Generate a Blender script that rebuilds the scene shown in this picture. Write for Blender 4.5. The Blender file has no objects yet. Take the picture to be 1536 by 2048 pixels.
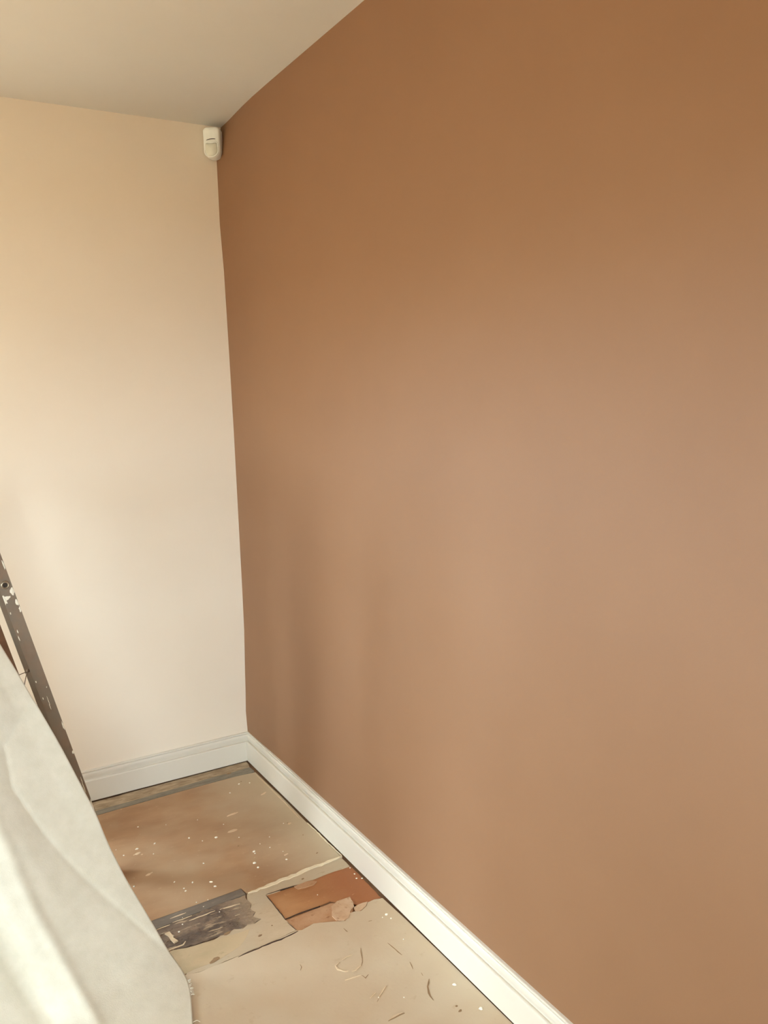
import bpy, bmesh, math, random
from mathutils import Vector, Matrix, noise
random.seed(7)
sc = bpy.context.scene
col = sc.collection

# ------------------------------------------------------------------ camera
cam_d = bpy.data.cameras.new('camera')
cam = bpy.data.objects.new('camera', cam_d)
col.objects.link(cam)
cam_d.sensor_fit = 'VERTICAL'
cam_d.sensor_height = 36.0
cam_d.lens = 29.2264
cam_d.clip_start = 0.02
cam.matrix_world = Matrix([[0.860674, 0.096003, -0.500025, -1.109749], [-0.508386, 0.108021, -0.854327, -3.01416], [-0.028004, 0.989502, 0.141778, 1.435639], [0.0, 0.0, 0.0, 1.0]])
sc.camera = cam

# ------------------------------------------------------------------ sky and daylight
world = bpy.data.worlds.new('world')
sc.world = world
world.use_nodes = True
bg = world.node_tree.nodes['Background']
bg.inputs['Color'].default_value = (0.735, 0.90, 0.985, 1)       # bright even sky
bg.inputs['Strength'].default_value = 28.3

def portal(name, loc, rot, sx, sy):
    """marks a window opening so that sky light is sampled through it"""
    d = bpy.data.lights.new(name, 'AREA')
    d.shape = 'RECTANGLE'; d.size = sx; d.size_y = sy
    d.cycles.is_portal = True
    o = bpy.data.objects.new(name, d); col.objects.link(o)
    o.location = loc; o.rotation_euler = rot
    return o
XL, YF, H = -3.4, -4.65, 2.4
LEFT_WINDOWS = [(-1.8, -0.2, 0.8, 1.6)]            # (from, to, sill, head) along the left wall
FRONT_WINDOWS = [(-2.2, -0.9, 0.5, 1.8)]           # and along the wall behind the camera
BACK_WINDOWS = [(-2.3, -1.4, 0.1, 1.6)]             # and along the back wall, left of the photograph
for a, b, c, d in LEFT_WINDOWS:
    portal('left_window_portal', (XL - .01, (a + b) / 2, (c + d) / 2), (0, math.radians(-90), 0), d - c, b - a)
for a, b, c, d in FRONT_WINDOWS:
    portal('front_window_portal', ((a + b) / 2, YF - .01, (c + d) / 2), (math.radians(90), 0, 0), b - a, d - c)
for a, b, c, d in BACK_WINDOWS:
    portal('back_window_portal', ((a + b) / 2, .13, (c + d) / 2), (math.radians(-90), 0, 0), b - a, d - c)
sun_d = bpy.data.lights.new('sun', 'SUN'); sun_d.energy = 10; sun_d.color = (1.0, 0.9, 0.75); sun_d.angle = 0.01
sun = bpy.data.objects.new('sun', sun_d); col.objects.link(sun)
sun.rotation_euler = (math.radians(-48), 0, 0)     # from behind the house: it lights the ground outside, not the room

sc.view_settings.view_transform = 'Standard'
sc.view_settings.look = 'None'
sc.view_settings.gamma = 1.0
sc.view_settings.use_curve_mapping = False
sc.view_settings.exposure = 0.0

# ------------------------------------------------------------------ materials
def srgb(r, g, b):
    f = lambda c: c / 12.92 if c <= 0.04045 else ((c + 0.055) / 1.055) ** 2.4
    return (f(r / 255), f(g / 255), f(b / 255), 1)

def mat(name, rgb, rough=0.6, rgb2=None, scale=8.0, stretch=(1, 1, 1), bump=0.0, bscale=60.0,
        metal=0.0, spec=0.5, detail=5.0, lo=0.35, hi=0.65, rgb3=None, scale3=1.2, bdist=0.002, gx=None, mott=None):
    m = bpy.data.materials.new(name); m.use_nodes = True
    nt = m.node_tree; N = nt.nodes; L = nt.links
    b = N['Principled BSDF']
    b.inputs['Base Color'].default_value = srgb(*rgb)
    b.inputs['Roughness'].default_value = rough
    b.inputs['Metallic'].default_value = metal
    b.inputs['Specular IOR Level'].default_value = spec
    tc = N.new('ShaderNodeTexCoord')
    def nz(sc_, st, dt=detail):
        mp = N.new('ShaderNodeMapping'); mp.inputs['Scale'].default_value = st
        L.new(tc.outputs['Object'], mp.inputs['Vector'])
        n = N.new('ShaderNodeTexNoise'); n.inputs['Scale'].default_value = sc_
        n.inputs['Detail'].default_value = dt; n.inputs['Roughness'].default_value = 0.6
        L.new(mp.outputs['Vector'], n.inputs['Vector'])
        return n
    def ramp(n, a, c):
        r = N.new('ShaderNodeMapRange'); r.inputs['From Min'].default_value = a
        r.inputs['From Max'].default_value = c
        L.new(n.outputs['Fac'], r.inputs['Value']); return r
    out = None
    if rgb2:
        r = ramp(nz(scale, stretch), lo, hi)
        mx = N.new('ShaderNodeMix'); mx.data_type = 'RGBA'
        mx.inputs[6].default_value = srgb(*rgb); mx.inputs[7].default_value = srgb(*rgb2)
        L.new(r.outputs['Result'], mx.inputs[0]); out = mx.outputs[2]
    if rgb3:
        r = ramp(nz(scale3, (1, 1, 1), 3.0), 0.42, 0.62)
        mx = N.new('ShaderNodeMix'); mx.data_type = 'RGBA'
        L.new(out, mx.inputs[6]); mx.inputs[7].default_value = srgb(*rgb3)
        L.new(r.outputs['Result'], mx.inputs[0]); out = mx.outputs[2]
    if gx:                                                  # the board itself is worn paler towards one side
        x0, x1, c2 = gx
        sp = N.new('ShaderNodeSeparateXYZ'); L.new(tc.outputs['Object'], sp.inputs[0])
        n = nz(7.0, (1, 1, 1), 4.0)
        ad = N.new('ShaderNodeMath'); ad.operation = 'MULTIPLY_ADD'; ad.inputs[1].default_value = 0.5 * abs(x1 - x0)
        L.new(n.outputs['Fac'], ad.inputs[0]); L.new(sp.outputs['X'], ad.inputs[2])
        r = N.new('ShaderNodeMapRange'); r.inputs['From Min'].default_value = x0 + .25 * abs(x1 - x0); r.inputs['From Max'].default_value = x1 + .25 * abs(x1 - x0)
        L.new(ad.outputs[0], r.inputs['Value'])
        mx = N.new('ShaderNodeMix'); mx.data_type = 'RGBA'
        L.new(out, mx.inputs[6]); mx.inputs[7].default_value = srgb(*c2)
        L.new(r.outputs['Result'], mx.inputs[0]); out = mx.outputs[2]
    if mott:                                                # fine scattered marks
        sc_, c2, lo_, hi_, st_ = mott
        r = ramp(nz(sc_, st_, 6.0), lo_, hi_)
        mx = N.new('ShaderNodeMix'); mx.data_type = 'RGBA'
        L.new(out, mx.inputs[6]); mx.inputs[7].default_value = srgb(*c2)
        L.new(r.outputs['Result'], mx.inputs[0]); out = mx.outputs[2]
    if out: L.new(out, b.inputs['Base Color'])
    if bump:
        bp = N.new('ShaderNodeBump'); bp.inputs['Strength'].default_value = bump
        bp.inputs['Distance'].default_value = bdist
        L.new(nz(bscale, stretch, 3.0).outputs['Fac'], bp.inputs['Height'])
        L.new(bp.outputs['Normal'], b.inputs['Normal'])
    return m

M = dict(
    brown=mat('brown_wall_paint', (141, 100, 66), 0.6, (138, 97, 63), 3, bump=0.06, bscale=260, spec=0.8),
    cream=mat('cream_wall_paint', (236, 222, 204), 0.75, (233, 219, 201), 2, bump=0.05, bscale=240, spec=0.25),
    ceil=mat('ceiling_paint', (220, 216, 208), 0.85, (217, 213, 205), 2, bump=0.05, bscale=200, spec=0.2),
    gloss=mat('white_gloss_paint', (223, 214, 200), 0.45, (220, 211, 197), 4, bump=0.03, bscale=90, spec=0.3),
    screed=mat('brown_screed', (140, 104, 74), 0.85, (118, 86, 62), 14, bump=0.3, bscale=120),
    board=mat('brown_hardboard', (178, 140, 104), 0.62, (162, 122, 88), 5, (1, 2.2, 1), bump=0.10, bscale=90,
              rgb3=(182, 152, 120), scale3=2.6, gx=(-.30, -.02, (194, 174, 146)), mott=(60, (204, 178, 146), .63, .82, (1, 1.2, 1))),
    strip=mat('weathered_strip_wood', (190, 166, 136), 0.8, (146, 122, 94), 18, (1, 4, 1), bump=0.5, bscale=60,
              mott=(40, (110, 84, 56), .60, .70, (.5, 2.5, 1))),
    grey=mat('grey_strip', (146, 136, 120), 0.8, (126, 116, 102), 22, (1, 3, 1), bump=0.3, bscale=80, mott=(60, (96, 84, 68), .60, .72, (.5, 2, 1))),
    filler=mat('pale_filler', (238, 222, 192), 0.8, (228, 208, 176), 40, bump=0.4, bscale=150),
    plank=mat('grey_cream_screed', (200, 178, 150), 0.75, (188, 164, 134), 9, (1, 2, 1), bump=0.2, bscale=90,
              rgb3=(190, 172, 146), scale3=4, mott=(50, (170, 144, 112), .60, .76, (.6, 1.6, 1))),
    orange=mat('orange_brown_adhesive', (180, 128, 84), 0.55, (160, 108, 66), 9, (0.7, 2.5, 1), bump=0.35, bscale=70,
               rgb3=(188, 138, 94), scale3=5, gx=(-.24, -.08, (162, 100, 58)), mott=(50, (200, 152, 110), .63, .82, (1, 1.3, 1))),
    thin=mat('pinkish_brown_skim', (190, 148, 112), 0.7, (174, 126, 88), 12, bump=0.4, bscale=70, mott=(44, (150, 100, 64), .58, .72, (1, 1.5, 1))),
    flake=mat('pale_flake', (210, 178, 146), 0.75, (194, 156, 122), 16, bump=0.6, bscale=60, mott=(60, (168, 126, 92), .58, .7, (1, 1, 1))),
    dark=mat('dark_grey_board', (122, 110, 98), 0.7, (108, 96, 85), 12, (1, 3, 1), bump=0.15, bscale=90, mott=(60, (146, 132, 114), .60, .74, (.5, 2, 1))),
    rough=mat('dark_rough_residue', (122, 102, 86), 0.85, (148, 124, 102), 16, (0.6, 1.8, 1), bump=1.0, bscale=70,
              lo=0.42, hi=0.7, bdist=0.004, rgb3=(94, 78, 66), scale3=16, gx=(-.44, -.33, (174, 150, 122)), mott=(30, (182, 158, 128), .57, .66, (.45, 2.2, 1))),
    stain=mat('grey_green_stain', (178, 160, 128), 0.8, (196, 172, 138), 10, (1, 1.6, 1), bump=0.25, bscale=80, gx=(-.56, -.42, (200, 176, 142)), mott=(16, (150, 132, 104), .60, .75, (1, 1.6, 1))),
    slab=mat('cream_slab', (200, 178, 150), 0.72, (194, 170, 142), 3.5, bump=0.18, bscale=70,
             rgb3=(204, 186, 160), scale3=2.2, mott=(26, (184, 158, 128), .62, .80, (1, 1, 1))),
    scratch=mat('scratch_brown', (156, 126, 92), 0.85, (138, 108, 78), 40),
    ridge=mat('pale_ridge', (222, 198, 166), 0.8, (208, 182, 148), 30),
    crack=mat('crack_dark', (74, 50, 34), 0.9, (54, 36, 24), 50),
    white=mat('white_paint_drips', (250, 244, 230), 0.4, (244, 236, 218), 60),
    smear=mat('pale_smear', (212, 184, 152), 0.7, (224, 196, 164), 40),
    alu=mat('worn_brown_aluminium', (146, 126, 108), 0.5, (124, 104, 88), 9, (1, 1, 1), bump=0.1, bscale=140,
            metal=0.25, rgb3=(134, 122, 108), scale3=14),
    alu_red=mat('reddish_brown_aluminium', (134, 102, 80), 0.5, (112, 86, 68), 12, bump=0.15, bscale=120, metal=0.4),
    steel=mat('rivet_steel', (178, 166, 148), 0.35, (150, 138, 120), 60, metal=0.8),
    dark_in=mat('tube_inside', (60, 48, 38), 0.7, (50, 40, 32), 60),
    rubber=mat('ladder_foot_rubber', (58, 52, 46), 0.8, (48, 43, 38), 60),
    cord=mat('brown_cord', (110, 84, 62), 0.9, (92, 70, 52), 90),
    ivory=mat('ivory_plastic', (242, 243, 236), 0.42, (240, 241, 234), 20),
    lens=mat('milky_lens', (224, 222, 206), 0.3, (220, 218, 202), 20),
    slit=mat('dark_slit', (44, 30, 20), 0.4, (38, 26, 18), 20),
    cloth=mat('cotton_dust_sheet', (222, 215, 199), 0.95, (214, 207, 190), 26, bump=0.35, bscale=420, spec=0.1,
              bdist=0.0012),
    frame=mat('white_upvc', (238, 238, 236), 0.35, (236, 236, 234), 6),
    ext=mat('outdoor_paving', (176, 150, 116), 0.9, (160, 134, 102), 6, bump=0.3),
)
# ------------------------------------------------------------------ helpers
def link(name, bm, m, parent=None, smooth=False, kind=None, recalc=True):
    if recalc: bmesh.ops.recalc_face_normals(bm, faces=bm.faces)
    me = bpy.data.meshes.new(name); bm.to_mesh(me); bm.free()
    me.materials.append(m)
    if smooth:
        for p in me.polygons: p.use_smooth = True
    o = bpy.data.objects.new(name, me); col.objects.link(o)
    if parent is not None: o.parent = parent
    if kind: o['kind'] = kind
    return o

def empty(name, loc, label, cat, group=None):
    o = bpy.data.objects.new(name, None); col.objects.link(o)
    o.location = loc; o['label'] = label; o['category'] = cat
    if group: o['group'] = group
    return o

def box(bm, lo, hi, bev=0.0):
    r = bmesh.ops.create_cube(bm, size=1.0)
    vs = r['verts']
    for v in vs:
        v.co = Vector([lo[i] + (v.co[i] + 0.5) * (hi[i] - lo[i]) for i in range(3)])
    if bev:
        es = list({e for v in vs for e in v.link_edges})
        bmesh.ops.bevel(bm, geom=es, offset=bev, segments=2, affect='EDGES', profile=0.5)

def obox(bm, o, ax, ay, az, bev=0.0):
    """box from corner o with edge vectors ax, ay, az"""
    r = bmesh.ops.create_cube(bm, size=1.0); vs = r['verts']
    for v in vs:
        c = v.co + Vector((0.5, 0.5, 0.5))
        v.co = Vector(o) + ax * c.x + ay * c.y + az * c.z
    if bev:
        es = list({e for v in vs for e in v.link_edges})
        bmesh.ops.bevel(bm, geom=es, offset=bev, segments=2, affect='EDGES', profile=0.5)

def tube(bm, pts, r, n=8, cap=True):
    pts = [Vector(p) for p in pts]; rings = []
    for i, p in enumerate(pts):
        t = (pts[min(i + 1, len(pts) - 1)] - pts[max(i - 1, 0)]).normalized()
        a = t.orthogonal().normalized() if i == 0 else (a - t * a.dot(t)).normalized()
        b = t.cross(a)
        rr = r[i] if isinstance(r, (list, tuple)) else r
        rings.append([bm.verts.new(p + (a * math.cos(k * 2 * math.pi / n) + b * math.sin(k * 2 * math.pi / n)) * rr) for k in range(n)])
    for A, B in zip(rings, rings[1:]):
        for k in range(n): bm.faces.new((A[k], A[(k + 1) % n], B[(k + 1) % n], B[k]))
    if cap: bm.faces.new(rings[0]); bm.faces.new(rings[-1])

def jag(poly, amp, step, seed=0, edges=None):
    """subdivide the outline and push the points about a little, so the edge is broken"""
    rnd = random.Random(seed); out = []
    for i in range(len(poly)):
        a = Vector(poly[i]); b = Vector(poly[(i + 1) % len(poly)])
        am = amp if (edges is None or i in edges) else 0.0
        d = b - a; n = max(1, int(d.length / step)) if am else 1
        nv = Vector((-d.y, d.x)).normalized()
        for k in range(n):
            p = a + d * (k / n)
            if k and am: p = p + nv * rnd.uniform(-am, am) + d.normalized() * rnd.uniform(-0.3, 0.3) * step
            out.append((p.x, p.y))
    return out

def plate(bm, poly, z0, z1, inset=0.0):
    top = [bm.verts.new((x, y, z1)) for x, y in poly]
    bot = [bm.verts.new((x, y, z0)) for x, y in poly]
    n = len(poly)
    f = bm.faces.new(top); bm.faces.new(bot[::-1])
    for i in range(n): bm.faces.new((top[i], bot[i], bot[(i + 1) % n], top[(i + 1) % n]))
    bmesh.ops.triangulate(bm, faces=[x for x in bm.faces if len(x.verts) > 4])

def floor_piece(name, poly, z0, z1, m, amp=0.0, step=0.02, seed=0, edges=None, label=None, kind=None):
    bm = bmesh.new()
    plate(bm, jag(poly, amp, step, seed, edges) if amp else poly, z0, z1)
    o = link(name, bm, m, floor, kind=kind)
    if label: o['label'] = label
    return o

def ribbon(bm, pts, w, z0, z1, seed=0, taper=True):
    """thin raised line along a path on the floor"""
    rnd = random.Random(seed)
    P = [Vector((x, y, 0)) for x, y in pts]
    Q = []
    for a, b in zip(P, P[1:]):
        n = max(1, int((b - a).length / 0.012))
        Q += [a + (b - a) * (k / n) for k in range(n)]
    Q.append(P[-1]); L = []; R = []
    for i, q in enumerate(Q):
        t = (Q[min(i + 1, len(Q) - 1)] - Q[max(0, i - 1)]).normalized(); nv = Vector((-t.y, t.x, 0))
        s = i / max(1, len(Q) - 1)
        ww = w * 0.5 * (rnd.uniform(0.65, 1.25)) * ((0.25 + 0.75 * math.sin(math.pi * s) ** 0.5) if taper else 1)
        off = nv * rnd.uniform(-0.25, 0.25) * w
        L.append(q + off + nv * ww); R.append(q + off - nv * ww)
    up = Vector((0, 0, z1)); dn = Vector((0, 0, z0))
    T = [[bm.verts.new(v + h) for v in S] for S in (L, R) for h in (up, dn)]
    for i in range(len(Q) - 1):
        for A, B in ((T[0], T[2]), (T[2], T[3]), (T[3], T[1]), (T[1], T[0])):
            bm.faces.new((A[i], A[i + 1], B[i + 1], B[i]))
    for i in (0, -1): bm.faces.new((T[0][i], T[2][i], T[3][i], T[1][i]))

def blob(bm, x, y, r, z=0.0, h=0.002, el=1.0, rot=0.0, seed=0):
    rnd = random.Random(seed); n = 9
    c = bm.verts.new((x, y, z + h)); ring = []; low = []
    for k in range(n):
        a = k * 2 * math.pi / n; rr = r * rnd.uniform(0.75, 1.2)
        px, py = rr * math.cos(a) * el, rr * math.sin(a)
        qx = px * math.cos(rot) - py * math.sin(rot); qy = px * math.sin(rot) + py * math.cos(rot)
        ring.append(bm.verts.new((x + qx * 0.75, y + qy * 0.75, z + h * 0.75)))
        low.append(bm.verts.new((x + qx, y + qy, z)))
    for k in range(n):
        j = (k + 1) % n
        bm.faces.new((c, ring[k], ring[j])); bm.faces.new((ring[k], low[k], low[j], ring[j]))

# ------------------------------------------------------------------ the room
# the corner is not quite plumb: how far it strays from x = 0 at each height
CORNER = [(0.0, -0.003), (0.118, -0.004), (0.15, -0.008), (0.35, -0.002), (0.53, 0.004), (0.69, 0.005), (1.0, 0.005), (1.31, 0.005),
          (1.61, 0.003), (1.9, 0.0), (2.06, -0.006), (2.283, -0.005), (2.34, 0.004), (2.4, 0.017)]
def stray(z):
    for (a, p), (b, q) in zip(CORNER, CORNER[1:]):
        if z <= b:
            t = (z - a) / (b - a); t = t * t * (3 - 2 * t); return p + (q - p) * t
    return CORNER[-1][1]

bm = bmesh.new()                                           # right wall, brown
ys = [0, -.02, -.05, -.1, -.16, -.24, -.34, -.46, -.6, -1, -2, -3, YF]
zs = [-0.03, 0, .06, .12, .2, .28, .35, .45, .53, .69, .85, 1, 1.15, 1.31, 1.46, 1.61, 1.76, 1.9, 1.98, 2.06, 2.17, 2.25, 2.283, 2.31, 2.34, 2.37, 2.4, 2.46]
G = [[bm.verts.new((stray(z) * math.exp(-(y / 0.22) ** 2), y, z)) for y in ys] for z in zs]
for i in range(len(zs) - 1):
    for j in range(len(ys) - 1):
        bm.faces.new((G[i][j], G[i][j + 1], G[i + 1][j + 1], G[i + 1][j]))
B = [[bm.verts.new((0.12, y, z)) for y in (0, YF)] for z in (zs[0], zs[-1])]
bm.faces.new((B[0][0], B[0][1], B[1][1], B[1][0]))
bm.faces.new([G[-1][j] for j in range(len(ys))] + [B[1][1], B[1][0]])
bm.faces.new([G[0][j] for j in range(len(ys))] + [B[0][1], B[0][0]])
bm.faces.new([g[0] for g in G] + [B[1][0], B[0][0]])
bm.faces.new([g[-1] for g in G] + [B[1][1], B[0][1]])
link('wall_right', bm, M['brown'], kind='structure', smooth=False)

bm = bmesh.new(); box(bm, (XL - 0.1, YF - 0.1, H), (0.12, 0.12, H + 0.1))
link('ceiling', bm, M['ceil'], kind='structure')
# the two outer walls with their windows (both outside the photograph)
def holed_wall(name, along, lo, hi, wins, y0=YF):
    def B(bm, a, b, c, d, bev=0, t0=0.0, t1=0.1):
        if along == 'y': box(bm, (XL - t1, a, c), (XL - t0, b, d), bev)
        elif y0 < -1: box(bm, (a, y0 - t1, c), (b, y0 - t0, d), bev)
        else: box(bm, (a, y0 + t0, c), (b, y0 + t1, d), bev)
    bm = bmesh.new(); p = lo
    for a, b, c, d in wins:
        B(bm, p, a, -.03, H); B(bm, a, b, -.03, c); B(bm, a, b, d, H); p = b
    B(bm, p, hi, -.03, H)
    link(name, bm, M['cream'], kind='structure')
    for a, b, c, d in wins:
        bm = bmesh.new()
        for q in (a, (a + b) / 2 - .025, b - .05): B(bm, q, q + .05, c, d, .004, .03, .08)
        for q in (c, d - .05): B(bm, a + .05, b - .05, q, q + .05, .004, .03, .08)
        link('window_%d' % (len([o for o in bpy.data.objects if o.name.startswith('window_') and o.type == 'MESH']) + 1), bm, M['frame'], kind='structure')
holed_wall('wall_left', 'y', YF, 0.0, LEFT_WINDOWS)
holed_wall('wall_front', 'x', XL - .1, .12, FRONT_WINDOWS)
holed_wall('wall_back', 'x', XL - .1, .12, BACK_WINDOWS, 0.0)
bm = bmesh.new(); box(bm, (-30, -30, -0.5), (30, 30, -0.25))
link('ground', bm, M['ext'], kind='structure')

# skirting boards: moulded profile swept along each wall, mitred in the corner
HS = 0.1162
PROF = [(0, 0.003), (.018, .003), (.018, .668), (.0172, .69), (.0150, .700), (.0118, .702), (.0100, .690), (.0072, .690), (.0070, .715), (.0085, .76), (.0098, .81),
        (.0102, .86), (.0096, .90), (.0080, .925), (.0054, .93), (.0054, .948), (.0080, .952), (.0090, .966), (.0088, .988), (.007, .998), (0, 1.0)]
PROF = [(d, z if i < 2 else z * HS) for i, (d, z) in enumerate(PROF)]
bm = bmesh.new()
A = [bm.verts.new((-d, -d, z)) for d, z in PROF]; Bv = [bm.verts.new((-d, YF, z)) for d, z in PROF]
for i in range(len(PROF) - 1): bm.faces.new((A[i], A[i + 1], Bv[i + 1], Bv[i]))
bm.faces.new(A); bm.faces.new(Bv[::-1])
sk = link('baseboard_right', bm, M['gloss'], kind='structure')
bm = bmesh.new()
A = [bm.verts.new((-d - 0.0004, -d, z)) for d, z in PROF]; Bv = [bm.verts.new((XL, -d, z)) for d, z in PROF]
for i in range(len(PROF) - 1): bm.faces.new((A[i], A[i + 1], Bv[i + 1], Bv[i]))
bm.faces.new(A); bm.faces.new(Bv[::-1])
sk = link('baseboard_back', bm, M['gloss'], kind='structure')

# ------------------------------------------------------------------ the bare floor and what is left on it
FB = -0.005
bm = bmesh.new(); box(bm, (XL - 0.1, YF - 0.1, -0.12), (0.12, 0.12, FB))
floor = link('floor', bm, M['screed'], kind='structure')
floor_piece('plank', [(-0.6752, -0.024), (-0.023, -0.0147), (-0.0239, -0.044), (-0.0306, -0.0715), (-0.0924, -0.077), (-0.1924, -0.0759), (-0.3307, -0.0856), (-0.4614, -0.0909), (-0.6378, -0.096), (-0.7728, -0.1094), (-0.8265, -0.0333)], FB, -.0008, M['strip'], .0025, .03, 3, label='rough tan strip of old wood along the back skirting')
floor_piece('plank', [(-0.7728, -0.1094), (-0.6378, -0.096), (-0.4614, -0.0909), (-0.3307, -0.0856), (-0.1924, -0.0759), (-0.0924, -0.077), (-0.0306, -0.0715), (-0.0273, -0.1104), (-0.0314, -0.1206), (-0.087, -0.1165), (-0.1861, -0.1148), (-0.359, -0.1181), (-0.6273, -0.1282), (-0.7767, -0.1345)], FB, -.0004, M['grey'], .0015, .03, 4, label='narrow grey strip between tan wood and brown board')
floor_piece('hardboard', [(-0.8402, -0.1352), (-0.7767, -0.1345), (-0.628, -0.1319), (-0.3601, -0.122), (-0.1875, -0.1188), (-0.0885, -0.1205), (-0.0281, -0.1279), (-0.0237, -0.367), (-0.0256, -0.5719), (-0.0265, -0.7168), (-0.026, -0.8351), (-0.1019, -0.8404), (-0.1883, -0.8449), (-0.2716, -0.8493), (-0.3461, -0.8543), (-0.3528, -0.8234), (-0.4336, -0.8264), (-0.6287, -0.8316), (-0.8248, -0.8446), (-1.0756, -0.8503), (-1.2879, -0.8804), (-1.2207, -0.2053)], FB, 0.0, M['board'], .0006, .05, 5, label='large brown board speckled with white paint')
bm = bmesh.new()
ribbon(bm, [(-0.3445, -0.8583), (-0.3064, -0.8566), (-0.2403, -0.8514), (-0.1721, -0.846), (-0.1019, -0.8404), (-0.0568, -0.8368), (-0.0227, -0.8356)], .0125, FB, .0022, 3)
link('filler_line', bm, M['filler'], floor)['label'] = 'pale line of filler between two boards'
bm = bmesh.new()
ribbon(bm, [(-0.0214, -0.8296), (-0.0239, -0.7547), (-0.0237, -0.6741), (-0.0249, -0.5883)], .0035, FB, .0014, 4)
link('filler_line', bm, M['filler'], floor)['label'] = 'thin pale filler beside the right skirting'
bm = bmesh.new()
ribbon(bm, [(-0.0349, -0.5497), (-0.0321, -0.417), (-0.0321, -0.2805), (-0.0338, -0.1471)], .0028, FB, .0010, 5)
link('filler_line', bm, M['smear'], floor)
floor_piece('plank', [(-0.3479, -0.859), (-0.2736, -0.854), (-0.1905, -0.8498), (-0.1043, -0.8453), (-0.028, -0.8423), (-0.028, -0.8953), (-0.0805, -0.8932), (-0.1342, -0.8959), (-0.1964, -0.8983), (-0.2325, -0.8958), (-0.303, -0.8941), (-0.3012, -0.9631), (-0.3027, -1.0295), (-0.295, -1.0886), (-0.3754, -1.0959), (-0.4756, -1.102), (-0.5703, -1.106), (-0.6044, -1.0993), (-0.555, -1.0184), (-0.4797, -0.9993), (-0.4631, -1.0001), (-0.4372, -0.9916), (-0.4156, -1.003), (-0.3929, -0.9894), (-0.3809, -0.9998), (-0.3581, -0.991), (-0.3727, -0.9683), (-0.3591, -0.9529), (-0.3671, -0.9314), (-0.3548, -0.9116), (-0.3595, -0.8888)], FB, -.0004, M['plank'], .0018, .02, 6, label='grey cream plank between dark board and orange patch')
floor_piece('adhesive_patch', [(-0.303, -0.8941), (-0.2325, -0.8958), (-0.1964, -0.8983), (-0.1342, -0.8959), (-0.0805, -0.8932), (-0.0229, -0.8954), (-0.0243, -0.9769), (-0.027, -1.0851), (-0.0499, -1.0816), (-0.0749, -1.085), (-0.0998, -1.08), (-0.106, -1.0676), (-0.1173, -1.0825), (-0.1254, -1.0495), (-0.1571, -1.0175), (-0.2337, -1.0288), (-0.3027, -1.0295), (-0.3021, -0.9653)], FB, -.0022, M['orange'], .0018, .014, 7, label='orange brown patch of old adhesive by the skirting')
floor_piece('adhesive_patch', [(-0.302, -1.0313), (-0.2347, -1.0309), (-0.1636, -1.0302), (-0.1529, -1.0344), (-0.1276, -1.0536), (-0.1184, -1.0845), (-0.1327, -1.1051), (-0.1637, -1.1247), (-0.1914, -1.1094), (-0.2429, -1.0865), (-0.2814, -1.0948), (-0.2938, -1.0893)], FB, -.0014, M['thin'], .0015, .014, 8, label='pinkish brown skim below the orange patch')
floor_piece('flake', [(-0.1674, -1.0472), (-0.1435, -1.0349), (-0.1246, -1.0358), (-0.1021, -1.0363), (-0.1061, -1.0619), (-0.1138, -1.082), (-0.1342, -1.0961), (-0.1515, -1.1195), (-0.1672, -1.1225), (-0.1847, -1.1085), (-0.1859, -1.0866)], -.0014, .0012, M['flake'], .002, .012, 9, label='pale curled flake on the orange patch')
floor_piece('flake', [(-0.116, -1.0861), (-0.1009, -1.0821), (-0.0844, -1.0816), (-0.0714, -1.0845), (-0.0841, -1.0985), (-0.106, -1.1089), (-0.12, -1.1052)], FB, .0012, M['flake'], .0015, .012, 10)
floor_piece('flake', [(-0.2167, -0.9001), (-0.1903, -0.8992), (-0.1611, -0.9), (-0.1483, -0.9145), (-0.1625, -0.9234), (-0.1914, -0.9225), (-0.212, -0.9181)], -.0022, .0008, M['thin'], .002, .010, 11)
floor_piece('dark_board', [(-0.8248, -0.8446), (-0.6293, -0.8338), (-0.4344, -0.8287), (-0.3542, -0.827), (-0.3525, -0.8589), (-0.4311, -0.8621), (-0.5353, -0.8683), (-0.6288, -0.8779), (-0.8206, -0.8893)], FB, .0012, M['dark'], .0005, .05, 12, label='smooth dark grey strip of the dark board')
floor_piece('dark_board', [(-0.8206, -0.8893), (-0.6288, -0.8779), (-0.5353, -0.8683), (-0.4311, -0.8621), (-0.3534, -0.8612), (-0.3595, -0.8888), (-0.3548, -0.9116), (-0.3671, -0.9314), (-0.3591, -0.9529), (-0.3727, -0.9683), (-0.3581, -0.991), (-0.3809, -0.9998), (-0.3929, -0.9894), (-0.4156, -1.003), (-0.4372, -0.9916), (-0.4631, -1.0001), (-0.4797, -0.9993), (-0.548, -0.9967), (-0.6244, -0.9831), (-0.7893, -0.9807)], FB, .0004, M['rough'], .0035, .010, 13, label='rough dark board under torn residue')
floor_piece('stain', [(-0.7897, -0.9826), (-0.625, -0.985), (-0.5493, -1.0007), (-0.4826, -1.0073), (-0.3994, -1.0135), (-0.4489, -1.0678), (-0.5112, -1.0882), (-0.5649, -1.0897), (-0.6108, -1.0952), (-0.7526, -1.0878)], FB, -.0002, M['stain'], .003, .02, 14)
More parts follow.
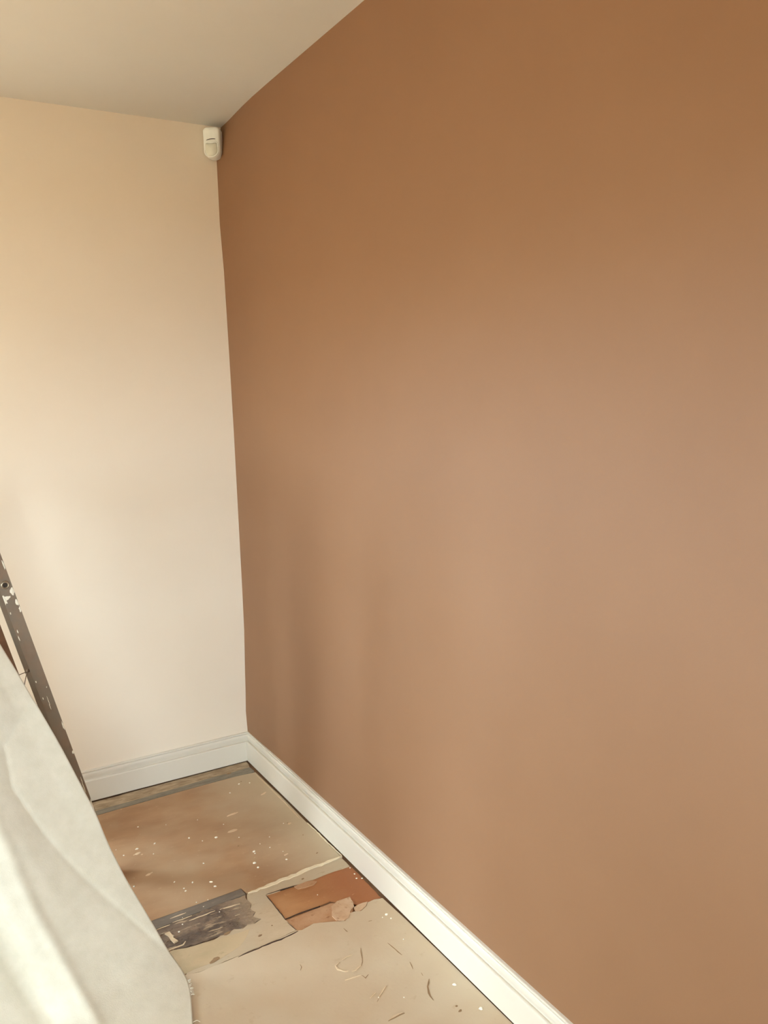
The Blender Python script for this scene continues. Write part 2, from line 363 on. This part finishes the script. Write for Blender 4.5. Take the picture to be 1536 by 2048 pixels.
floor_piece('slab', [(-0.2958, -1.0906), (-0.2824, -1.0968), (-0.2438, -1.0885), (-0.1924, -1.1114), (-0.1647, -1.1267), (-0.1374, -1.102), (-0.1236, -1.1029), (-0.1072, -1.1109), (-0.0829, -1.0993), (-0.0725, -1.0866), (-0.0499, -1.0844), (-0.0258, -1.0915), (-0.0214, -1.2038), (-0.0193, -1.3773), (-0.019, -1.547), (-0.0183, -1.692), (-0.0109, -2.0612), (-0.5166, -2.1274), (-1.0366, -1.8054), (-1.2321, -1.4014), (-1.2878, -0.8823), (-1.0758, -0.8523), (-0.7901, -0.9845), (-0.753, -1.0895), (-0.6113, -1.097), (-0.5709, -1.1078), (-0.4763, -1.1039), (-0.3762, -1.0978)], FB, 0.0, M['slab'], .0010, .02, 15, edges=set(range(0, 11)) | set(range(20, 31)), label='large cream slab in the foreground with scratches')

bm = bmesh.new()                                           # open cracks and joints
ribbon(bm, [(-0.2933, -1.0947), (-0.3186, -1.0984), (-0.3466, -1.1024), (-0.3706, -1.1014), (-0.3993, -1.1021), (-0.4354, -1.1048), (-0.469, -1.1063)], .0045, -.003, .0006, 5)
link('crack', bm, M['crack'], floor)
bm = bmesh.new(); ribbon(bm, [(-0.3007, -1.0282), (-0.271, -1.0262), (-0.2327, -1.0267), (-0.1938, -1.0273)], .004, -.003, .0004, 6); link('crack', bm, M['crack'], floor)
bm = bmesh.new(); ribbon(bm, [(-0.303, -0.8941), (-0.3023, -0.926), (-0.3021, -0.9653), (-0.3019, -1.0035), (-0.3016, -1.0302)], .003, -.003, .0004, 7); link('crack', bm, M['crack'], floor)
bm = bmesh.new(); ribbon(bm, [(-0.3008, -0.8926), (-0.2587, -0.8936), (-0.2325, -0.8958), (-0.2, -0.899)], .003, -.003, .0004, 8); link('crack', bm, M['crack'], floor)
bm = bmesh.new(); ribbon(bm, [(-0.3023, -1.0454), (-0.2991, -1.0682), (-0.2961, -1.0879)], .002, -.003, .0004, 9); link('crack', bm, M['crack'], floor)
bm = bmesh.new()
for i, pl in enumerate([[(-0.0981, -1.441), (-0.1157, -1.4608), (-0.1259, -1.4806), (-0.1274, -1.4916), (-0.1307, -1.5072)], [(-0.1148, -1.2688), (-0.112, -1.2896), (-0.1101, -1.3142), (-0.1075, -1.3297)], [(-0.1044, -1.3633), (-0.1092, -1.378), (-0.112, -1.3893)], [(-0.103, -1.4124), (-0.1037, -1.4226)], [(-0.1845, -1.1524), (-0.1838, -1.1655), (-0.1823, -1.1714)], [(-0.1845, -1.2476), (-0.2064, -1.2978), (-0.2169, -1.3088)], [(-0.1125, -1.1631), (-0.1023, -1.1645)], [(-0.2316, -1.3405), (-0.2286, -1.3531), (-0.2162, -1.3462)], [(-0.2546, -1.5056), (-0.2345, -1.5037), (-0.2093, -1.5049)], [(-0.2457, -1.4395), (-0.2377, -1.4329)], [(-0.3452, -1.2197), (-0.346, -1.2303), (-0.3536, -1.2407)]]):
    ribbon(bm, pl, [.0045, .0025, .003, .003, .003, .0025, .0025, .003, .0045, .0025, .002][i], -.002, .0006, 20 + i)
link('scratch_marks', bm, M['scratch'], floor, kind='stuff')
bm = bmesh.new()
for i, pl in enumerate([[(-0.2559, -1.2659), (-0.2714, -1.2737), (-0.2731, -1.288), (-0.2606, -1.3048), (-0.2523, -1.3079)], [(-0.247, -1.2627), (-0.2297, -1.2602), (-0.2141, -1.2611)], [(-0.2169, -1.3088), (-0.2355, -1.3165), (-0.2457, -1.3143)], [(-0.2758, -1.3334), (-0.2559, -1.3356), (-0.2337, -1.3392)], [(-0.2511, -1.5042), (-0.2329, -1.501), (-0.2106, -1.5003)], [(-0.2352, -1.4286), (-0.2133, -1.4126), (-0.1992, -1.4032)], [(-0.2533, -1.419), (-0.2327, -1.4123)], [(-0.4145, -0.9385), (-0.4002, -0.9398)], [(-0.5729, -0.8519), (-0.5267, -0.8497)], [(-0.5722, -0.8734), (-0.5166, -0.8724)], [(-0.5307, -0.8898), (-0.4916, -0.8886), (-0.4542, -0.8858)], [(-0.6201, -0.881), (-0.5806, -0.8783)], [(-0.6166, -0.9834), (-0.5757, -0.9812), (-0.5639, -0.9695)], [(-0.4407, -0.8891), (-0.4118, -0.8913), (-0.3826, -0.8936)]]):
    ribbon(bm, pl, .004, -.001, .0016, 40 + i)
link('residue_ridges', bm, M['ridge'], floor, kind='stuff')
SM = [(-0.5637, -0.4598, 0.0068, 1.5), (-0.5654, -0.5985, 0.0053, 2.0), (-0.5601, -0.5956, 0.0034, 2.6), (-0.2595, -0.4956, 0.0085, 2.0), (-0.2487, -0.4951, 0.0058, 1.6), (-0.2218, -0.3889, 0.0053, 3.4), (-0.0719, -0.3098, 0.0044, 2.6), (-0.0613, -0.3031, 0.003, 3.0), (-0.166, -0.7278, 0.0038, 2.6), (-0.0776, -0.5574, 0.0051, 1.5), (-0.209, -0.389, 0.0035, 4.0), (-0.553, -0.4738, 0.0026, 1.5), (-0.5754, -0.4625, 0.0019, 2.0)]
bm = bmesh.new()
for i, (x, y, r, el) in enumerate(SM): blob(bm, x, y, r, 0.0, .0008, el, 0.25, i)
link('paint_smear', bm, M['smear'], floor, kind='stuff')
BIG = [(-0.5582, -0.4318, 0.0044, 1.3), (-0.3186, -0.5057, 0.0048, 1.1), (-0.2448, -0.6553, 0.0043, 1.2), (-0.2683, -0.7182, 0.0053, 1.0), (-0.2685, -0.7476, 0.004, 1.0), (-0.1764, -0.755, 0.0035, 1.0), (-0.4168, -0.7423, 0.0039, 1.3), (-0.4144, -0.7712, 0.0035, 1.3), (-0.0563, -1.4906, 0.0051, 1.0), (-0.0509, -1.589, 0.0049, 1.0), (-0.0552, -1.1634, 0.0039, 1.2), (-0.5886, -0.929, 0.0046, 1.2)]
for i, (x, y, r, el) in enumerate(BIG):
    bm = bmesh.new(); blob(bm, x, y, r, 0.0002, .002, el, 0.4 * i, 50 + i)
    link('paint_drip', bm, M['white'], floor)
SP = [(-0.6039, -0.4473, 0.0028, 1.0), (-0.5003, -0.4302, 0.003, 1.5), (-0.395, -0.4591, 0.003, 1.4), (-0.3634, -0.5022, 0.0023, 1.0), (-0.4956, -0.7304, 0.0027, 1.0), (-0.4956, -0.7452, 0.0027, 1.3), (-0.4646, -0.7142, 0.0027, 1.6), (-0.4035, -0.6329, 0.0028, 1.3), (-0.2465, -0.6681, 0.0029, 1.0), (-0.2546, -0.548, 0.0023, 1.0), (-0.5096, -0.6818, 0.002, 2.2), (-0.6184, -0.6383, 0.0027, 1.4), (-0.1688, -0.6008, 0.0023, 1.0), (-0.1925, -0.6615, 0.0023, 1.0), (-0.1171, -0.1854, 0.004, 1.2), (-0.081, -0.1999, 0.003, 1.2), (-0.1706, -0.2347, 0.0028, 1.3), (-0.0538, -1.1854, 0.0026, 1.0), (-0.0718, -1.2797, 0.0023, 1.0), (-0.0713, -1.1688, 0.0018, 1.0), (-0.1837, -1.4616, 0.0016, 1.0), (-0.2352, -1.4286, 0.0016, 1.0), (-0.5197, -0.2926, 0.0019, 1.5), (-0.521, -0.4913, 0.0019, 1.3), (-0.486, -0.818, 0.002, 1.0), (-0.454, -0.8246, 0.0018, 1.0), (-0.4758, -0.8498, 0.002, 1.0), (-0.5419, -0.8666, 0.0018, 1.0), (-0.5507, -0.8951, 0.0022, 1.0), (-0.445, -0.8972, 0.002, 1.0), (-0.4327, -0.8998, 0.0019, 1.0), (-0.5507, -0.8951, 0.0022, 1.0), (-0.5686, -0.9219, 0.0028, 1.0), (-0.1767, -0.9762, 0.0019, 1.0), (-0.0357, -0.9415, 0.0029, 1.0), (-0.0419, -0.9654, 0.0029, 1.0), (-0.0281, -0.9745, 0.003, 1.0), (-0.0319, -0.9057, 0.0023, 1.0), (-0.6173, -0.4, 0.0016, 1.0), (-0.2116, -0.6239, 0.0016, 1.0), (-0.1669, -0.7065, 0.0016, 1.0), (-0.0947, -0.5461, 0.0021, 1.0), (-0.2688, -0.4388, 0.0019, 1.0), (-0.3338, -0.3597, 0.0017, 1.0), (-0.4353, -0.3326, 0.0016, 1.0)]
bm = bmesh.new()
for i, (x, y, r, el) in enumerate(SP): blob(bm, x, y, r, 0.0002, .0016, el, 0.7 * i, 90 + i)
link('paint_speck', bm, M['white'], floor, kind='stuff')
DK = [(-0.2753, -0.5964, 0.0033, 1.0), (-0.0708, -0.6505, 0.0023, 1.0), (-0.0819, -0.5506, 0.0021, 1.0), (-0.1034, -0.1702, 0.0027, 1.0), (-0.118, -0.0803, 0.0059, 2.0), (-0.1792, -0.8789, 0.0033, 1.5), (-0.3436, -1.0343, 0.0028, 0.8), (-0.3877, -1.0562, 0.0035, 1.8), (-0.5235, -1.0849, 0.0078, 2.0), (-0.094, -1.5519, 0.0035, 1.0), (-0.0965, -1.5693, 0.0035, 1.6), (-0.0798, -0.7741, 0.0022, 2.0), (-0.4582, -0.9982, 0.0055, 2.2), (-0.4754, -0.9871, 0.0027, 1.5)]
bm = bmesh.new()
for i, (x, y, r, el) in enumerate(DK): blob(bm, x, y, r, 0.0001, .0007, el, 0.3, 140 + i)
link('dark_spot', bm, M['scratch'], floor, kind='stuff')
bm = bmesh.new()                                           # torn crumbs on the dark board
rnd = random.Random(5)
QUAD = [(-0.6173, -0.9005), (-0.3635, -0.8834), (-0.3812, -0.997), (-0.603, -0.978)]
for i in range(60):
    u, v = rnd.random(), rnd.random()
    a = Vector(QUAD[0]).lerp(Vector(QUAD[1]), u); b = Vector(QUAD[3]).lerp(Vector(QUAD[2]), u); q = a.lerp(b, v)
    blob(bm, q.x, q.y, rnd.uniform(.002, .006), .0003, rnd.uniform(.001, .003), rnd.uniform(1, 2.5), -.15, 200 + i)
link('crumbs', bm, M['rough'], floor, kind='stuff')
bm = bmesh.new(); ribbon(bm, [(-0.597, -0.9111), (-0.5955, -0.9295), (-0.594, -0.9428), (-0.5891, -0.963)], .012, 0, .004, 77, taper=False)
link('residue_lump', bm, M['ridge'], floor)

# ------------------------------------------------------------------ motion sensor in the corner
PS = Vector((-0.03, -0.04, 2.329))
pir = empty('motion_sensor', PS, 'ivory plastic alarm motion sensor mounted high in the corner under the ceiling', 'sensor')
ANG = math.radians(-38)
def pir_part(name, bm, m, smooth=True):
    o = link(name, bm, m, pir, smooth=smooth); o.rotation_euler = (0, 0, ANG)
    return o
# local frame: x across, -y forward (out of the corner), z up; 0.060 wide, 0.122 tall
PW, PH = .030, .061
def pir_outline(w, h, n=8, rt=.012, botr=1.0):
    pts = []
    for k in range(n + 1):                                  # rounded top corners, arched top edge
        a = math.pi / 2 * k / n; pts.append((w - rt + rt * math.cos(a), h - rt * .55 + rt * .55 * math.sin(a)))
    for k in range(n + 1):
        a = math.pi / 2 + math.pi / 2 * k / n; pts.append((-w + rt + rt * math.cos(a), h - rt * .55 + rt * .55 * math.sin(a)))
    for k in range(17):                                     # half-round foot
        a = math.pi + math.pi * k / 16; pts.append((w * math.cos(a), -h + w * .95 + w * .95 * math.sin(a)))
    pts = [(x, z - .007 * (x / w) ** 2 if z > h - .015 else z) for x, z in pts]
    return [(x, z * .87) for x, z in pts]
def loft(bm, secs, cap0=True, cap1=True):
    rings = [[bm.verts.new(p) for p in s] for s in secs]; n = len(rings[0])
    for A, Bq in zip(rings, rings[1:]):
        for k in range(n): bm.faces.new((A[k], A[(k + 1) % n], Bq[(k + 1) % n], Bq[k]))
    if cap0: bm.faces.new(rings[0])
    if cap1: bm.faces.new(rings[-1])
    return rings
def sect(w, h, y, dz=0, bow=0.0):
    return [(x, y - bow * (1 - (x / w) ** 2), z + dz) for x, z in pir_outline(w, h)]
bm = bmesh.new(); loft(bm, [sect(.029, .060, .020), sect(.0295, .0605, .018), sect(.0295, .0605, .010), sect(.028, .059, .008)])
pir_part('back_plate', bm, M['ivory'], False)
bm = bmesh.new(); loft(bm, [sect(.0275, .0585, .0095), sect(.0275, .0585, .007)])
pir_part('seam', bm, M['slit'], False)
bm = bmesh.new()
loft(bm, [sect(.030, .061, .0075), sect(.0305, .0615, .005), sect(.0300, .061, -.012, 0, .001), sect(.0285, .0595, -.0175, 0, .003), sect(.025, .0555, -.0195, 0, .0042), sect(.012, .044, -.0205, 0, .0042)])
pir_part('front_cover', bm, M['ivory'])
def lens_outline(w, zt, zb, n=12):
    pts = [(w * .93, zt - .001), (w * .8, zt), (-w * .8, zt), (-w * .93, zt - .001)]
    for k in range(n + 1):
        a = math.pi + math.pi * k / n
        pts.append((w * math.cos(a), zb + w + w * math.sin(a)))
    return pts
def lsec(s, y, bow):
    o = lens_outline(.0225, -.004, -.0565); cz = -.029
    return [(x * s, y - bow * (1 - (x * s / .0225) ** 2 * .9), (cz + (z - cz) * s) * .87) for x, z in o]
bm = bmesh.new(); loft(bm, [lsec(1.0, -.015, .002), lsec(.985, -.0205, .0035), lsec(.8, -.0225, .0055), lsec(.5, -.0235, .0065), lsec(.2, -.024, .007)])
pir_part('lens', bm, M['lens'])
bm = bmesh.new()                                            # raised rim round the foot of the lens
pts = []
for k in range(25):
    a = math.pi * .97 + math.pi * 1.06 * k / 24
    pts.append((.0242 * math.cos(a), -.0198 - .003 * (1 - math.cos(a) ** 2), -.0335 + .0245 * math.sin(a)))
pts.append((.0236, -.0205, -.012)); pts.append((.0225, -.021, -.004)); pts.append((.018, -.022, -.0015)); pts.append((-.016, -.022, -.0015))
pts = [(x, y, z * .87) for x, y, z in pts]
tube(bm, pts, .0024, 8)
pir_part('lens_rim', bm, M['ivory'])
bm = bmesh.new(); tube(bm, [(-.0165, -.0222, .0062), (-.011, -.0236, .0076), (-.005, -.0249, .0084), (0, -.0252, .0088), (.006, -.0248, .009), (.011, -.0238, .009), (.0165, -.0222, .0088)], [.0008, .0013, .0014, .0014, .0014, .0013, .0008], 8)
pir_part('indicator_slit', bm, M['slit'])

# ------------------------------------------------------------------ stepladder
LF = Vector((-0.6446, -0.5719, 0.0)); E = Vector((-0.9841, -0.1774, 0.0)); S = Vector((-0.1774, 0.9841, -0.0))
lad = empty('stepladder', LF, 'worn brown metal stepladder splashed with white paint, standing behind the dust sheet', 'ladder')
def lp(name, bm, m, parent=lad, smooth=False, kind=None):
    o = link(name, bm, m, parent, smooth, kind); 
    if parent is lad: o.matrix_parent_inverse = Matrix.Translation(-LF)
    return o
LEAN = math.radians(13.659)
U = (E * math.sin(LEAN) + Vector((0, 0, 1)) * math.cos(LEAN))     # up the back legs
N_ = (E * math.cos(LEAN) - Vector((0, 0, 1)) * math.sin(LEAN))    # across a leg, towards the treads
LEN, W1, W2, WID = 1.19, .031, .066, .31
def channel_leg(bm, o):
    """U-section leg whose open side faces the treads"""
    t = .0026
    obox(bm, o, N_ * W1, S * t, U * LEN, .0008)
    obox(bm, o + S * (W2 - t), N_ * W1, S * t, U * LEN, .0008)
    obox(bm, o + S * t, N_ * t, S * (W2 - 2 * t), U * LEN)
foot_lift = U * .03
bm = bmesh.new(); channel_leg(bm, LF + foot_lift); leg_a = lp('leg', bm, M['alu'])
bm = bmesh.new(); channel_leg(bm, LF + foot_lift + S * WID); leg_b = lp('leg', bm, M['alu_red'])
leg_b['label'] = 'reddish brown far leg'
for k, base in enumerate((LF, LF + S * WID)):
    bm = bmesh.new()
    q = bmesh.ops.create_cube(bm, size=1.0)['verts']
    for v in q:
        c = v.co + Vector((.5, .5, .5))
        p_ = base + N_ * (.003 + c.x * (W1 - .004)) + S * (.003 + c.y * (W2 - .006)) + U * (c.z * .06)
        if c.z < .5: p_.z = 0.0
        v.co = p_
    lp('foot', bm, M['rubber'], leg_a if k == 0 else leg_b)
# horizontal tube braces between the back legs, flared over on the outside
def on_leg(s, a=.5): return LF + U * s + N_ * (W1 * a)
RIV = 0.9863
for s in (RIV, RIV - .66):
    bm = bmesh.new(); c = on_leg(s)
    tube(bm, [c + S * .004, c + S * (WID + W2 - .004)], .011, 14); lp('brace', bm, M['alu'])
    if s != RIV: continue
    bm = bmesh.new()                                        # flared ring
    ring = [(c - S * .0012) + (N_ * math.cos(k * math.pi / 12) + U * math.sin(k * math.pi / 12)) * .0088 for k in range(25)]
    tube(bm, ring, .0027, 8, cap=False); rv = lp('tube_end', bm, M['steel'], leg_a, True)
    bm = bmesh.new(); tube(bm, [c + S * .001, c - S * .0006], .0075, 14); lp('tube_end', bm, M['dark_in'], leg_a)
# front frame with treads, folded open to the left
APEX = LF + U * LEN
F_ = (E * math.sin(LEAN + .10) - Vector((0, 0, 1)) * math.cos(LEAN + .10)).normalized()
FL = APEX.z / -F_.z
FN = (E * math.cos(LEAN + .10) + Vector((0, 0, 1)) * math.sin(LEAN + .10)).normalized()
for k in range(2):
    b0 = APEX + N_ * .05 + S * (-.03 if k == 0 else WID + .05)
    bm = bmesh.new(); obox(bm, b0, FN * .032, S * .022, F_ * (FL - .03), .002); st = lp('stile', bm, M['alu'])
    bm = bmesh.new(); obox(bm, b0 + F_ * (FL - .06) - FN * .002 - S * .002, FN * .036, S * .026, F_ * .05, .003); lp('foot', bm, M['rubber'], st)
for k in range(4):
    c = APEX + N_ * .05 + F_ * (.25 + k * .25) + S * .012
    bm = bmesh.new(); obox(bm, c, E * .07, S * (WID + .04), Vector((0, 0, .018)), .003); lp('tread', bm, M['alu'])
bm = bmesh.new(); obox(bm, APEX + E * .01 - S * .02 + Vector((0, 0, -.01)), E * .15, S * (WID + .11), Vector((0, 0, .03)), .004); lp('top_platform', bm, M['alu'])
# paint splashes and scuffs on the near leg
def face_pt(s, a): return LF + U * s + N_ * (W1 * a) - S * .0004
def splash(name, s, a, ru, rn, seed, m='white', parent=leg_a):
    rnd = random.Random(seed); bm = bmesh.new(); c = bm.verts.new(face_pt(s, a) - S * .0012); ring = []
    n = 11
    for k in range(n):
        t = k * 2 * math.pi / n; f = rnd.uniform(.65, 1.25)
        d = U * math.sin(t) * ru * f; aa = a + math.cos(t) * rn * f / W1
        aa = min(max(aa, -.02), 1.02)
        ring.append(bm.verts.new(face_pt(s, aa) + d))
    for k in range(n): bm.faces.new((c, ring[k], ring[(k + 1) % n]))
    o = lp(name, bm, M[m], parent); return o
splash('paint_splash', 0.9623, 0.155, 0.0130, 0.0060, 300)
splash('paint_splash', 0.9487, 0.970, 0.0140, 0.0060, 301)
splash('paint_splash', 0.9298, 0.070, 0.0100, 0.0040, 302)
splash('paint_splash', 0.9070, 0.052, 0.0080, 0.0025, 303)
splash('paint_splash', 1.0390, 0.056, 0.0140, 0.0022, 304)
splash('paint_splash', 0.9508, 0.717, 0.0060, 0.0090, 305)
splash('paint_splash', 0.5404, 0.041, 0.0140, 0.0022, 306)
splash('paint_splash', 0.6280, 0.473, 0.0160, 0.0009, 307)
splash('paint_splash', 0.6110, 0.516, 0.0090, 0.0008, 308)
splash('paint_splash', 0.6688, 0.221, 0.0020, 0.0015, 309)
splash('paint_splash', 0.4515, 0.030, 0.0060, 0.0030, 310)
splash('paint_splash', 0.3587, 0.175, 0.0120, 0.0010, 311)
splash('paint_splash', 0.2708, 0.056, 0.0220, 0.0022, 312)
splash('paint_splash', 0.3332, 0.198, 0.0200, 0.0012, 313)
splash('paint_splash', 0.8522, 0.869, 0.0060, 0.0020, 314)
splash('paint_splash', 0.8321, 0.954, 0.0100, 0.0015, 315)
splash('paint_splash', 0.9069, 0.890, 0.0040, 0.0015, 316)
splash('paint_splash', 0.6959, 0.898, 0.0040, 0.0015, 317)
splash('paint_splash', 0.6422, 0.832, 0.0040, 0.0012, 318)
# cord snagged on the near leg
bm = bmesh.new(); c = LF + U * 0.7315 + N_ * (W1 + .001) + S * .012
tube(bm, [c + U * .004, c + N_ * .006 - U * .002, c + N_ * .012 - U * .001, c + N_ * .026, c + N_ * .05 + U * .001], .0011, 6)
tube(bm, [c, c + N_ * .012 - U * .012, c + N_ * .022 - U * .03, c + N_ * .03 - U * .05], .0011, 6)
r_ = bmesh.ops.create_uvsphere(bm, u_segments=8, v_segments=6, radius=.005); [setattr(v, 'co', v.co + c + N_ * .002) for v in r_['verts']]
lp('cord', bm, M['cord'], leg_a, True)

# ------------------------------------------------------------------ dust sheet draped in the foreground
BORDER = [Vector(p) for p in [(-1.0477, -0.83, 1.1251), (-0.9872, -0.84, 0.9864), (-0.9337, -0.85, 0.8583), (-0.9053, -0.866, 0.7916), (-0.8734, -0.885, 0.7116), (-0.8284, -0.91, 0.5985), (-0.7649, -0.955, 0.4191), (-0.7443, -0.972, 0.3365), (-0.7132, -0.995, 0.2446), (-0.6704, -1.02, 0.1405), (-0.6362, -1.06, 0.0573), (-0.6157, -1.1, 0.0257), (-0.6099, -1.14, 0.0121), (-0.6167, -1.18, 0.0062), (-0.643, -1.2777, 0.006), (-0.6662, -1.3538, 0.006), (-0.7138, -1.4793, 0.006)]]
def polyat(P, t):
    d = [0]
    for a, b in zip(P, P[1:]): d.append(d[-1] + (b - a).length)
    t *= d[-1]
    for i in range(len(P) - 1):
        if t <= d[i + 1] or i == len(P) - 2:
            f = (t - d[i]) / (d[i + 1] - d[i]); return P[i].lerp(P[i + 1], f)
NV = 200
BL = [polyat(BORDER, i / NV) for i in range(NV + 1)]
for _ in range(12): BL = [BL[0]] + [(BL[i - 1] + BL[i] * 2 + BL[i + 1]) / 4 for i in range(1, NV)] + [BL[NV]]
# heading of the cloth as it leaves its free edge: towards us, then round a ridge to the left, then smaller folds
HEAD = [(0, 26), (.06, 24), (.13, 14), (.17, 20), (.21, 10), (.25, -8), (.29, -34), (.325, -48), (.345, -10), (.365, 34), (.40, 20), (.46, -12), (.55, -30), (.60, 20), (.70, -14), (.82, -25), (.88, 20), (1.0, -10)]
def head(u):
    for (a, p), (b, q) in zip(HEAD, HEAD[1:]):
        if u <= b: t = (u - a) / (b - a); return p + (q - p) * t * t * (3 - 2 * t)
    return HEAD[-1][1]
NU = 210
FLAP = [(0, 0), (.275, 0), (.335, .115), (.40, .145), (.475, .13), (.525, .105), (.587, .072), (.66, .035), (.725, 0), (1, 0)]
def flap(v):
    for (a, p), (b, q) in zip(FLAP, FLAP[1:]):
        if v <= b: return p + (q - p) * (v - a) / (b - a)
    return 0.0
PRO = [Vector((0, 0, 0))]
for i in range(NU):
    a = math.radians(head((i + .5) / NU * .95)); PRO.append(PRO[-1] + Vector((-math.cos(a), -math.sin(a), 0)) * (.95 / NU))
bm = bmesh.new(); rows = []
for j, b in enumerate(BL):
    v = j / NV; row = []
    for i in range(NU + 1):
        u = i / NU * .95
        amp = .55 + .55 * v                                  # folds open out towards the hem
        p = b + Vector((PRO[i].x, PRO[i].y * amp, 0))
        p.z += .10 * u * (1 - v)
        n1 = noise.noise(Vector((u * 5, v * 2.2, 1.7))) * .010 + noise.noise(Vector((u * 14 + v * 3, v * 5, 4.1))) * .0035
        n1 += noise.noise(Vector((u * 40, v * 34, 9.1))) * .0006
        uc = flap(v)                                         # a corner of the sheet turned over along the free edge
        n1 *= min(1, u / .05)
        if uc > 0:
            n1 -= .16 * (u if u < uc else uc * math.exp(-(u - uc) / .05))
            n1 += .0035 * min(1, max(0, (uc - u) / .006)) * min(1, uc / .02)
        p += Vector((.25, -.85, .45)) * n1
        p += Vector((.25, -.85, .45)) * .010 * math.exp(-((u - .20 - .05 * v) / .018) ** 2) * min(1, v * 1.6)
        p.z = max(p.z, .004 + .002 * (1 + noise.noise(Vector((u * 9, v * 9, 0)))))
        row.append(p)
    rows.append(row)
back = []
for k, (dy, f) in enumerate(((.0, 1.012), (.02, 1.0), (.035, .9), (.04, .6), (.05, .3), (.06, .005))):
    back.append([Vector((p.x, max(p.y, -.90) * .35 + p.y * .65 + dy + .012 * math.sin(i * .35) * (1 - f), p.z * f)) for i, p in enumerate(rows[0])])
rows = back[::-1] + rows
VV = [[bm.verts.new(p) for p in r] for r in rows]
for a, b in zip(VV, VV[1:]):
    for i in range(NU): bm.faces.new((a[i], a[i + 1], b[i + 1], b[i]))
sheet = link('dust_sheet', bm, M['cloth'], smooth=True)
sheet['label'] = 'cream cotton dust sheet hanging in folds with a frayed edge in the left foreground'; sheet['category'] = 'dust sheet'
so = sheet.modifiers.new('thickness', 'SOLIDIFY'); so.thickness = .0016; so.offset = 0
# frayed threads where the free edge turns down
bm = bmesh.new(); rnd = random.Random(11)
for k in range(46):
    i = rnd.choice([156, 157, 158, 159, 160, 161]); b = BL[i].lerp(BL[i + 1], rnd.random())
    d = Vector((rnd.uniform(.6, 1), rnd.uniform(-.35, .25), rnd.uniform(-.05, .35))).normalized()
    l = rnd.uniform(.003, .009); tube(bm, [b, b + d * l * .5, b + d * l + Vector((0, rnd.uniform(-.002, .002), -.001))], .0004, 4)
for k, i in enumerate([173]):
    b = BL[i]; tube(bm, [b, b + Vector((.009, -.004, .004)), b + Vector((.014, -.012, .003))], .0005, 4)
link('frayed_edge', bm, M['cloth'], sheet, kind='stuff')
